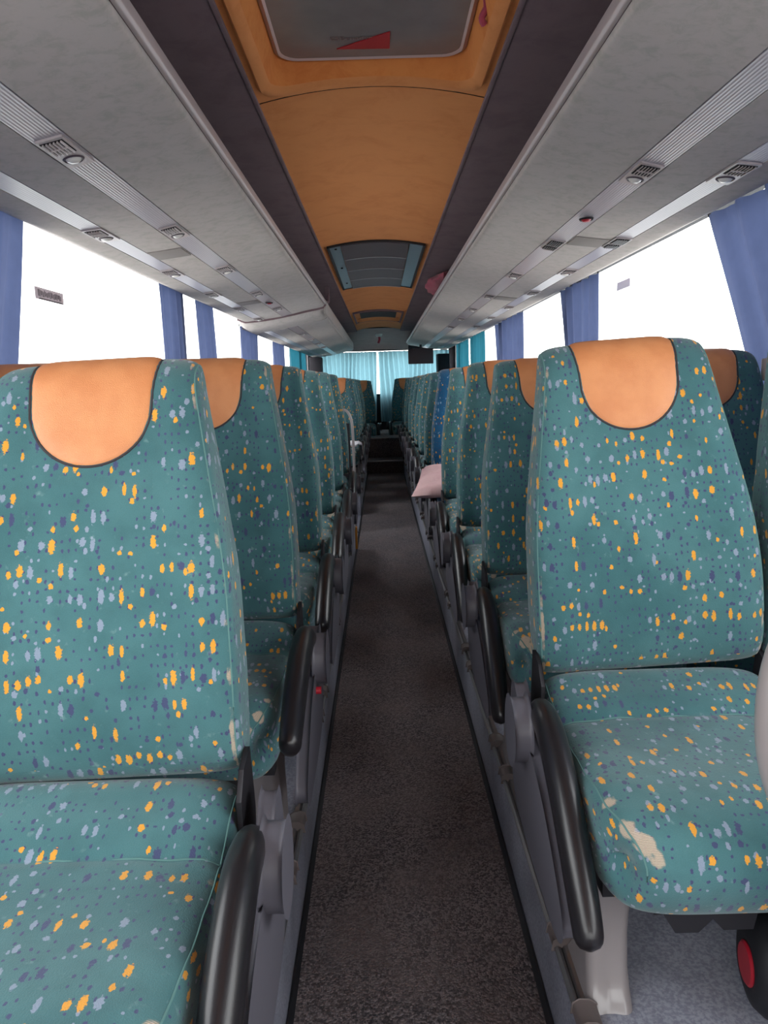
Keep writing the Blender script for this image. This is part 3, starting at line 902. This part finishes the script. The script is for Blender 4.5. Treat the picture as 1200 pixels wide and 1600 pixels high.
# armrest, hub, side panel, legs: built for the right-hand side, x is distance from the aisle centre
XO = .75
def T(sg, x, y, z): return (sg*(x-XO), y, z-PLAT)
PIV = (-.108, .622)
def side_meshes(sg):
    d = {}
    # the folding armrest, in coordinates about its pivot
    path = catmull([(0, .004, .0), (0, -.045, .027), (0, -.115, .018), (0, -.20, -.035), (0, -.275, -.105), (0, -.335, -.175), (0, -.362, -.215)], 6)
    n = len(path)
    rad = []
    for i in range(n):
        tt = i/(n-1)
        r = .9+.2*sin(PI*tt)
        if tt > .9: r *= math.sqrt(max(.02, 1-((tt-.9)/.1)**2))
        if tt < .05: r *= .6+8*tt
        rad.append(r)
    mb = MB().tube(path, .0235, 16, ry=.030, radii=rad)
    d['armrest'] = mb.mesh('armrest', M['black'], smooth=60)
    hub = [(cos(a)*.060*(1 if cos(a) < 0 else .75)-.014, sin(a)*.062-.010) for a in [2*PI*i/28 for i in range(28)]]
    mb = MB().prism(hub, 'x', -sg*.040, -sg*.074)
    d['hub'] = mb.mesh('armrest_hub', M['grey_plastic'], bevel=.008, bevel_seg=3, smooth=40)
    mb = MB().lathe([(0, .0), (.009, 0), (.009, .012), (0, .012)], (0, 0, 0), 'x', 14)
    d['button'] = mb.mesh('recline_button', M['red'])
    poly = catmull([(-.0, .655, 0), (-.10, .60, 0), (-.19, .585, 0), (-.29, .545, 0), (-.385, .48, 0), (-.43, .43, 0), (-.40, .395, 0), (-.30, .392, 0), (-.15, .40, 0), (-.03, .43, 0), (.02, .53, 0)], 4, closed=True)
    mb = MB().prism([(p.x, p.y) for p in poly], 'x', sg*(.216-XO), sg*(.243-XO))
    mb.v = [(a, b, c-PLAT) for a, b, c in mb.v]
    d['side_panel'] = mb.mesh('side_panel', M['grey_plastic'], bevel=.007, bevel_seg=3, smooth=40)
    mb = MB().prism([(-.045, .48-PLAT), (-.052, .665-PLAT), (-.02, .70-PLAT), (.035, .71-PLAT), (.05, .60-PLAT), (.03, .44-PLAT)], 'x', sg*(.264-XO), sg*(.272-XO))
    for xx in (.74, .765): mb.prism([(-.045, .48-PLAT), (-.04, .66-PLAT), (.035, .70-PLAT), (.05, .60-PLAT), (.03, .44-PLAT)], 'x', sg*(xx-.004-XO), sg*(xx+.004-XO))
    mb.box(T(sg, .75, .085, .60), (.92, .03, .03))
    d['hinge'] = mb.mesh('hinge_bracket', M['dark_metal'], bevel=.001)
    mb = MB()
    for y in (-.09, -.37): mb.box(T(sg, .755, y, .468), (.93, .04, .03))
    for x in (.31, .62, .88, 1.18): mb.box(T(sg, x, -.23, .462), (.03, .30, .022))
    # notched bracket hanging below the cushion front
    mb.prism([(sg*(.36-XO), .448-PLAT), (sg*(.375-XO), .448-PLAT), (sg*(.395-XO), .415-PLAT), (sg*(.43-XO), .415-PLAT), (sg*(.452-XO), .438-PLAT), (sg*(.47-XO), .418-PLAT), (sg*(.515-XO), .418-PLAT), (sg*(.52-XO), .445-PLAT), (sg*(.62-XO), .47-PLAT), (sg*(.36-XO), .47-PLAT)], 'y', -.425, -.37)
    d['frame'] = mb.mesh('seat_frame', M['dark_metal'], bevel=.001)
    # pedestal
    rings = []
    for z, cx_, hx_, cy_, hy_ in ((.47, .335, .036, -.24, .085), (.44, .335, .038, -.24, .075), (.38, .333, .037, -.245, .060), (.31, .330, .037, -.25, .055), (.25, .329, .037, -.255, .058), (.215, .328, .038, -.26, .068), (.20, .326, .040, -.26, .08), (.191, .324, .042, -.26, .086)):
        rr = rrect(cx_-hx_, cx_+hx_, cy_-hy_, cy_+hy_, .018, 4, 3)
        out = []
        for (x, y) in rr:
            u = (x-cx_)/hx_
            g = .010*math.exp(-(u/.3)**2)*(-1 if y < cy_ else 1)   # flute down the face
            out.append(T(sg, x, y-g*(.6), z))
        rings.append(out)
    mb = MB().grid(rings, wrap_j=True); mb.add(rings[0], [tuple(range(len(rings[0])))]); mb.add(rings[-1], [tuple(range(len(rings[0])))])
    d['leg'] = mb.mesh('leg', M['leg'], smooth=45)
    mb = MB()
    for y in (0,):
        mb.prism([(sg*(x-XO), z-PLAT) for x, z in ((.259, .191), (.262, .209), (.272, .215), (.288, .214), (.300, .206), (.305, .1915))], 'y', y-.024, y+.024)
    d['clamp'] = mb.mesh('rail_clamp', M['clamp'], bevel=.003)
    return d
SM = {-1: side_meshes(-1), 1: side_meshes(1)}
AIS, WIN = .5075, .984
def make_seat(sg):
    r = empty('double_seat', (sg*XO, 0, PLAT))
    d = SM[sg]
    for xc in (AIS, WIN):
        b = child('backrest', ME_back, r, (sg*(xc-XO), .012, JOIN-PLAT+.003))
        child('headrest', ME_head, b); child('headrest_piping', ME_headpipe, b); [child('side_piping', q, b) for q in ME_backpipe]
        c = child('seat_cushion', ME_cush, r, (sg*(xc-XO), 0, JOIN-PLAT-.004))
        [child('cushion_piping', q, c) for q in ME_cushpipe]
    a = child('armrest', d['armrest'], r, T(sg, .244 if sg > 0 else .236, PIV[0], PIV[1]), (0, 0, 0))
    child('armrest_hub', d['hub'], r, T(sg, .262, PIV[0], PIV[1]))
    child('side_panel', d['side_panel'], r); child('hinge_bracket', d['hinge'], r)
    child('seat_frame', d['frame'], r); child('leg', d['leg'], r); child('rail_clamp', d['clamp'], r, (0, -.36, 0)); child('rail_clamp', d['clamp'], r, (0, -.17, 0))
    return r
def copy_tree(o, parent=None):
    c = o.copy(); COL.objects.link(c); c.parent = parent
    for ch in list(o.children): copy_tree(ch, c)
    return c
protos = {}
def place(sg, y, label, group, lean=(0, 0), arm=0, tilt=0, dx=0, zz=0, blue=False, button=False, noarm=False):
    if sg not in protos:
        o = protos[sg] = make_seat(sg); first = True
    else:
        o = copy_tree(protos[sg])
    o.location = (sg*(XO+dx), y, PLAT+zz)
    bs = [c for c in o.children if c.name.startswith('backrest')]
    bs.sort(key=lambda c: abs(c.location.x+sg*XO))
    for c in o.children:
        if c.name.startswith('backrest'):
            k = 0 if c.location.x*sg < 0 else 1
            c.rotation_euler = (math.radians(-lean[k]), math.radians(-tilt if k == 0 else 0), 0)
            if blue and k == 0: c.data = ME_back_blue
        if c.name.startswith('seat_cushion') and blue and c.location.x*sg < 0: c.data = ME_cush_blue
        if c.name.startswith('armrest') and not c.name.startswith('armrest_hub'):
            c.rotation_euler = (math.radians(-arm), 0, 0)
        if c.name.startswith('armrest_hub') and button:
            child('recline_button', SM[sg]['button'], c, (sg*-.046, -.06, -.075))
    tag(o, label, 'seat', group)
    return o
# keep originals unmodified until all copies are made: lean is set on every copy afterwards
L_Y = [1.054+.79*k for k in range(6)]+[7.75+.79*k for k in range(5)]
R_Y = [1.44+.79*k for k in range(13)]
lab_side = {-1: 'left', 1: 'right'}
extra_L = {0: 'teal dotted double seat in the left foreground, nearest the camera, tan headrests',
           1: 'double seat directly behind the left foreground seat, black armrest with red button'}
extra_R = {0: 'teal dotted double seat in the right foreground with frayed cushion corner and hanging black armrest',
           4: 'double seat with a bright blue aisle backrest and a pink pillow, on the right',
           1: 'teal dotted double seat directly behind the right foreground seat'}
rnd = random.Random(3)
for k, y in enumerate(L_Y):
    lb = extra_L.get(k) or ('teal dotted double seat, %s from the camera left of the aisle%s' % (ORD[k], '' if k < 5 else (', before the middle door' if k == 5 else (', behind the middle door' if k == 6 else ''))))
    lean = (6.5, 3) if k == 0 else (rnd.uniform(-1.2, 1.2), rnd.uniform(-1.2, 1.2))
    if k == 1: lean = (0, 0)
    place(-1, y, lb, 'double seats left of the aisle', lean, arm=(8, 24, 20, 23, 17, 22, 20, 18, 22, 20, 18)[k], button=(k == 1), tilt=1.5 if k == 0 else 0)
for k, y in enumerate(R_Y):
    lb = extra_R.get(k) or ('teal dotted double seat, %s from the camera right of the aisle' % ORD[k])
    lean = (rnd.uniform(-1.2, 1.2), rnd.uniform(-1.2, 1.2))
    if k == 0: lean = (0, 0)
    if k == 1: lean = (3.5, 0)
    if k == 4: lean = (-2, 0)
    place(1, y, lb, 'double seats right of the aisle', lean, arm=rnd.uniform(-2, 3) if k else 5, tilt=2.7 if k == 0 else 0, blue=(k == 4))
place(-1, 12.0, 'rearmost double seat on the left, set close to the centre before the teal curtain', 'rear bench seats', (-2, -2), dx=-.15, zz=-.02)
place(1, 12.0, 'rearmost double seat on the right, set close to the centre before the teal curtain', 'rear bench seats', (-2, -2), dx=-.14, zz=0)

# seat rails along the platform edges
for nm, sg, segs in (('left', -1, ((Y0, 5.62), (7.15, 10.5))), ('right', 1, ((Y0, 10.5),))):
    o = MB()
    for a, b in segs:
        o.prism([(sg*(.262), PLAT+.001), (sg*.262, PLAT+.006), (sg*.268, PLAT+.010), (sg*.274, PLAT+.006), (sg*.276, PLAT+.002), (sg*.280, PLAT+.010), (sg*.290, PLAT+.012), (sg*.294, PLAT+.001)], 'y', a, b)
    o = o.build('seat_rail', M['chrome'], smooth=20)
    tag(o, 'metal seat rail along the raised floor edge %s of the aisle' % nm, 'rail')
# carpet edge strips
for nm, sg in (('left', -1), ('right', 1)):
    o = MB().prism([(sg*(HALF-.001), 0), (sg*(HALF-.001), .012), (sg*(HALF-.006), .012), (sg*(HALF-.014), .001)], 'y', Y0, 10.5).build('trim_%d' % (5 if sg < 0 else 6), M['rubber'])
    struct(o)

# ------------------------------------------------------------------ things on and around the seats
# pink pillow
def pillow(w, l, t, n=16):
    P = []
    for i in range(n+1):
        u = -1+2*i/n
        P.append([((u*w/2), (v*l/2), 0) for v in [-1+2*j/n for j in range(n+1)]])
    mb = MB()
    for s_ in (1, -1):
        Q = []
        for i in range(n+1):
            r = []
            for j in range(n+1):
                u, v = -1+2*i/n, -1+2*j/n
                e = (max(0, 1-abs(u)**3.2)*max(0, 1-abs(v)**3.2))**.5
                wr = .10*t*(sin(v*11+u*2)*.6+sin(v*6-u*3)*.7) if s_ > 0 else 0
                shr = 1-.07*(1-abs(u))*abs(v)
                r.append((u*w/2*(1-.07*(1-v*v)*abs(u)*.6), v*l/2*shr, s_*(t/2)*e+wr*e))
            Q.append(r)
        mb.grid(Q)
    return mb
t = pillow(.46, .47, .11).build('pillow', M['pink_cloth'], smooth=80)
t.location = (.385, R_Y[4]-.30, .705); t.rotation_euler = (math.radians(13), math.radians(-4), math.radians(-12))
tag(t, 'pale pink pillow lying on the blue-backed seat at the right of the aisle', 'pillow')
# white cloth on the left seat beyond the door
mb = MB(); n = 14; P = []
for i in range(n+1):
    r = []
    for j in range(n+1):
        u, v = i/n, j/n
        x = .34+(.5-u)*.30*(1+.15*sin(v*7)); y = -.36+(v-.5)*.28*(1+.2*cos(u*5))
        z = .655+.035*abs(sin(u*5+v*3))+.03*abs(cos(v*7-u*4))
        if u > .75: z -= (u-.75)*.55; x = .34-.08-(u-.75)*.05-.02
        r.append((-x, L_Y[6]+y, z))
    P.append(r)
mb.grid(P)
t = mb.build('cloth', M['white_cloth'], smooth=50)
tag(t, 'crumpled white cloth on the left seat behind the middle door', 'cloth')
# handrail at the middle door
t = empty('grab_rail', (-.29, 6.3, 0))
mb = MB().tube(catmull([(-.12, 0, 1.06), (-.07, 0, 1.065), (-.03, 0, 1.04), (-.004, 0, .97), (.004, 0, .85), (.005, 0, .6), (.0, 0, .3), (.0, 0, .0)], 6), .0115, 12, up=(0, 1, 0))
mb.build('rail_tube', M['leg'], t)
mb = MB().tube(catmull([(-.45, 0, 1.0), (-.2, .0, 1.05), (-.12, 0, 1.06)], 5), .014, 10, up=(0, 1, 0)); mb.tube([(-.45, 0, 1.0), (-.45, 0, -.2)], .014, 10, up=(0, 1, 0))
mb.build('door_side_tube', M['dark_metal'], t)
MB().box((-.225, .0, .55), (.41, .012, .8)).build('modesty_panel', M['dark_metal'], t, bevel=.004)
MB().lathe([(.03, 0), (.03, .012), (.018, .02), (.016, .03)], (0, 0, 0), n=16).build('floor_flange', M['chrome'], t)
tag(t, 'bent metal grab rail with panel at the middle door left of the aisle', 'grab rail')
# yellow step-edge marker
t = MB().box((-.262, 5.6, .10), (.02, .05, .17)).build('step_marker', M['yellow'], bevel=.003)
tag(t, 'small yellow-orange marker at the foot of the left platform by the middle door', 'marker')
# carrier bag in the right rack
mb = MB(); P = []
for i in range(15):
    th_ = PI*i/14
    r = []
    for j in range(24):
        ph = 2*PI*j/24
        k = 1+.10*sin(5*ph+3*th_)+.07*sin(9*ph-4*th_)
        r.append((.115*sin(th_)*cos(ph)*k, .55*sin(th_)*sin(ph)*k, .046*cos(th_)*k))
    P.append(r)
mb.grid(P, wrap_j=True)
t = mb.build('carrier_bag', M['pink_bag'], smooth=25); t.location = (SX(1, .475), 5.95, EYE+.752)
tag(t, 'crumpled pink carrier bag lying in the right-hand luggage rack', 'bag')
# grey bent handle at the right edge of the picture
t = empty('grab_bar', (.552, .9, PLAT))
mb = MB().tube(catmull([(.02, .0, 0), (.02, 0, .2), (.0, .0, .38), (-.055, .02, .52), (-.068, .03, .61), (-.055, .04, .70), (-.01, .05, .78), (.07, .05, .82), (.16, .05, .80), (.2, .05, .7), (.2, .05, .4), (.2, .05, 0)], 6), .028, 14, up=(0, 1, 0))
mb.build('bar_tube', M['leg'], t, smooth=60)
for x, y in ((.02, 0), (.2, .05)): MB().lathe([(.045, 0), (.045, .01), (.03, .018)], (x, y, 0), n=16).build('floor_flange', M['dark_metal'], t)
tag(t, 'glossy light grey bent grab bar in front of the right foreground seat', 'handle')
# black roller with red cap
t = empty('wheel', (.605, 1.10, PLAT+.085), math.radians(-8))
mb = MB().lathe([(.0, -.052), (.045, -.052), (.052, -.055), (.074, -.048), (.088, -.032), (.094, -.01), (.094, .03), (.086, .05), (.06, .058), (0, .058)], (0, 0, 0), 'x', 36); mb.build('tyre', M['rubber'], t, smooth=50); t.scale = (.9, .9, .9)
MB().lathe([(0, -.0575), (.036, -.0575), (.040, -.054), (.040, -.05)], (0, 0, 0), 'x', 28).build('hub_cap', M['red'], t)
tag(t, 'black rubber wheel with a red hub standing on the floor at lower right', 'wheel')
# straw on the carpet
t = MB().tube([(0, 0, 0), (.003, .02, .002), (.002, .045, .0)], .0022, 6).build('straw', M['clamp'])
t.location = (.095, 1.93, .004); t.rotation_euler = (0, 0, .5)
tag(t, 'short brown straw of litter lying on the aisle carpet', 'litter')
# buckle end hanging under the left foreground backrest
# ------------------------------------------------------------------ curtains
def curtain(name, sg, top, bot, zt, zb, folds, amp, mat, label, cat='curtain', group=None, x=1.245, waist=None, nrow=14):
    og = Vector((sg*x, (top[0]+top[1])/2, zt)); amp *= .62
    mb = MB(); P = []
    n = folds*10
    for i in range(nrow+1):
        v = i/nrow
        z = zt+(zb-zt)*v
        e = v if waist is None else smoothstep(0, 1, v)*.4+v*.6
        a = top[0]+(bot[0]-top[0])*e; b = top[1]+(bot[1]-top[1])*e
        if waist: 
            g = math.exp(-((v-.8)/.18)**2)*waist
            a += g*(b-a); 
        r = []
        for j in range(n+1):
            u = j/n
            am = amp*(1+.35*sin(u*9+1.7))*(.75+.35*v)
            ph = 2*PI*folds*(u+.012*sin(v*4+u*6))
            r.append((sin(ph)*am+.25*am*sin(2.3*ph+1)+sg*.0, a+(b-a)*u+.25*am*cos(ph)-og.y, z-og.z+.004*abs(sin(ph))*(1-v)))
        P.append(r)
    mb.grid(P)
    t = empty(name, og)
    mb.build('cloth', mat, t, smooth=80)
    L = abs(top[1]-top[0])
    hk = MB()
    for k in range(folds+1):
        y = top[0]+(top[1]-top[0])*k/folds-og.y
        hk.box((0, y, .008), (.006, .012, .022))
    hk.build('hooks', M['dark_metal'], t)
    tag(t, label, cat, group)
    return t
ZT, ZB = EYE+.60, .96
GL, GR = 'blue curtains at the left windows', 'blue curtains at the right windows'
curtain('curtain', -1, (1.2, 2.66), (1.2, 2.36), ZT, ZB, 7, .03, M['curtain'], 'wide blue curtain at the left edge of the photo, nearest on the left', group=GL)
curtain('curtain', -1, (4.2, 4.72), (4.2, 4.68), ZT, ZB, 4, .026, M['curtain'], 'second blue curtain from the camera at the left windows', group=GL)
curtain('curtain', -1, (5.0, 5.55), (5.05, 5.62), ZT, ZB, 4, .026, M['curtain'], 'third blue curtain from the camera at the left windows', group=GL)
curtain('curtain', -1, (6.55, 7.55), (6.55, 7.3), ZT-.07, ZB, 5, .03, M['curtain'], 'fourth blue curtain on the left, below the step of the rack', group=GL)
curtain('curtain', -1, (8.5, 9.6), (8.5, 9.5), ZT-.07, ZB, 5, .03, M['curtain'], 'fifth blue curtain on the left, near the rear', group=GL)
curtain('curtain', 1, (1.2, 2.98), (1.2, 2.40), ZT, ZB, 8, .03, M['curtain'], 'wide blue curtain at the right edge of the photo, nearest on the right', group=GR)
curtain('curtain', 1, (4.45, 5.35), (4.45, 5.0), ZT, ZB, 5, .028, M['curtain'], 'second blue curtain from the camera at the right windows', group=GR)
curtain('curtain', 1, (6.75, 8.35), (6.75, 8.0), ZT, ZB, 6, .03, M['curtain'], 'third blue curtain from the camera at the right windows', group=GR)
curtain('curtain', 1, (9.2, 10.6), (9.2, 10.5), ZT, ZB, 6, .03, M['curtain_dark_teal'], 'fourth curtain on the right, teal and partly backlit', group=GR)
curtain('curtain', -1, (10.1, 12.3), (10.1, 12.2), ZT-.07, ZB, 9, .03, M['curtain_dark_teal'], 'teal curtain at the last left window beside the dark corner', group='teal curtains at the rear')
curtain('curtain', 1, (10.9, 12.5), (10.9, 12.5), ZT, ZB, 8, .03, M['curtain_dark_teal'], 'teal curtain at the last right window beside the dark corner', group='teal curtains at the rear')
# grey curtain tie at the near right curtain
t = empty('curtain_tie', (CX+1.22, 2.36, 1.28))
MB().box((0, 0, 0), (.02, .035, .07)).build('clip', M['strip_frame'], t, bevel=.006)
MB().tube(catmull([(0, .0, -.02), (.03, -.03, -.03), (.06, -.01, -.02), (.09, .02, 0)], 5), .006, 8).build('strap', M['curtain'], t)
tag(t, 'small grey clip tying back the near right curtain', 'curtain tie')
# rear curtains
def rear_curtain(xa, xb, zt, zb, folds, label):
    og = Vector(((xa+xb)/2, 12.98, zt)); P = []; n = folds*10
    for i in range(13):
        v = i/12; z = zt+(zb-zt)*v; r = []
        for j in range(n+1):
            u = j/n; ph = 2*PI*folds*(u+.01*sin(v*5+u*9))
            inner = (.02*v if xa > -.3 else -.03*v)
            r.append((xa+(xb-xa)*u-og.x+(inner if abs((xa+(xb-xa)*u)-CX-.0) < .5 else 0), .022*sin(ph)*(1+.3*sin(u*14)), z-og.z+.012*abs(sin(ph*.5))*(1-v)))
        P.append(r)
    t = empty('curtain', og)
    MB().grid(P).build('cloth', M['curtain_teal'], t, smooth=80)
    MB().tube([(xa-og.x, 0, .004), (xb-og.x, 0, .004)], .004, 6).build('cord', M['dark_metal'], t)
    tag(t, label, 'curtain', 'curtains across the rear window')
rear_curtain(-1.18, CX-.047, EYE+.545, .62, 15, 'bright teal backlit curtain covering the left half of the rear window')
rear_curtain(CX-.02, 1.16, EYE+.545, .62, 15, 'bright teal backlit curtain covering the right half of the rear window')
# dark corner cupboards and hanging screen at the rear
for sg, nm in ((-1, 'left'), (1, 'right')):
    t = empty('corner_cabinet', (CX+sg*1.07, 12.68, PLAT))
    MB().box((0, 0, (EYE+.47-PLAT)/2), (.20, .40, EYE+.47-PLAT)).build('cabinet_body', M['dark_wall'], t, bevel=.01)
    MB().box((-sg*.0, -.206, .80), (.16, .012, .7)).build('cabinet_door', M['dark_wall'], t, bevel=.004)
    tag(t, 'tall dark corner cabinet beside the rear curtain on the %s' % nm, 'cabinet')
t = empty('hanging_screen', (CX+.66, 12.0, EYE+.54))
MB().box((0, 0, -.12), (.40, .05, .24)).build('screen', M['smoked'], t, bevel=.006)
MB().tube([(0, 0, 0), (0, 0, .06)], .02, 10).build('bracket', M['dark_metal'], t)
tag(t, 'dark screen hanging from the right rack before the rear curtain', 'screen')
# small lamp beside the screen
t = empty('rear_lamp', (CX+.98, 11.9, EYE+.555))
MB().lathe([(0, -.03), (.03, -.025), (.05, 0), (.05, .02)], (0, 0, 0), n=16).build('lens', M['lens'], t)
tag(t, 'small pale round lamp under the right rack at the rear', 'lamp')
# stickers on the side windows
def sticker(sg, D, h_, w, hh, mats, label):
    X = CX+sg*1.0
    x = sg*(WALL+.05)-sg*.006
    t = empty('window_sticker', (x, DY(D, h_), EYE+h_))
    MB().box((0, 0, 0), (.002, w, hh)).build('sticker_film', mats[0], t, bevel=.0005)
    if mats[1]:
        mb = MB(); rr = random.Random(5)
        y = -w*.40
        while y < w*.40:
            g = rr.uniform(.004, .008); mb.box((-sg*.0015, y, rr.uniform(-.002, .003)), (.001, g*.6, hh*rr.uniform(.35, .6))); y += g+.003
        mb.box((-sg*.0015, .02*w, -hh*.42), (.001, w*.8, hh*.10))
        mb.build('sticker_print', mats[1], t)
    tag(t, label, 'sticker')
sticker(-1, 2.86, .375, .25, .045, (M['sticker_grey'], M['sticker_mark']), 'grey sticker strip with dark print on the near left window')
sticker(1, 4.05, .50, .22, .045, (M['sticker_pale'], None), 'pale lilac sticker on the near right window')

# ------------------------------------------------------------------ light
w = bpy.data.worlds.new('overcast_sky'); scene.world = w; w.use_nodes = True
bg = w.node_tree.nodes['Background']
tc = w.node_tree.nodes.new('ShaderNodeTexCoord'); sx = w.node_tree.nodes.new('ShaderNodeSeparateXYZ')
cr = w.node_tree.nodes.new('ShaderNodeValToRGB')
w.node_tree.links.new(tc.outputs['Generated'], sx.inputs[0]); w.node_tree.links.new(sx.outputs[2], cr.inputs[0])
cr.color_ramp.elements[0].position = 0; cr.color_ramp.elements[0].color = (1, .965, .93, 1)
cr.color_ramp.elements[1].position = .8; cr.color_ramp.elements[1].color = (.95, .95, 1, 1)
w.node_tree.links.new(cr.outputs[0], bg.inputs[0]); bg.inputs[1].default_value = 4.6
# light portals in the window openings and the windscreen opening
def portal(loc, rot, sx_, sy_):
    l = bpy.data.lights.new('window_portal', 'AREA'); l.shape = 'RECTANGLE'; l.size = sx_; l.size_y = sy_
    l.cycles.is_portal = True
    o = bpy.data.objects.new('window_portal', l); o.location = loc; o.rotation_euler = rot; link(o)
portal((-WALL-.12, 5.4, 1.43), (0, -PI/2, 0), 1.0, 15.4)
portal((WALL+.12, 5.4, 1.43), (0, PI/2, 0), 1.0, 15.4)
portal((0, Y0-.12, 1.5), (PI/2, 0, PI), 2.3, .9)
scene.view_settings.view_transform = 'Standard'; scene.view_settings.look = 'None'
scene.view_settings.gamma = 1; scene.view_settings.use_curve_mapping = False
scene.view_settings.exposure = 0.6
scene.cycles.max_bounces = 8; scene.cycles.diffuse_bounces = 5; scene.cycles.glossy_bounces = 3
scene.cycles.transparent_max_bounces = 12; scene.cycles.transmission_bounces = 4
scene.cycles.use_denoising = True
scene.cycles.sample_clamp_indirect = 6
scene.cycles.caustics_reflective = False; scene.cycles.caustics_refractive = False
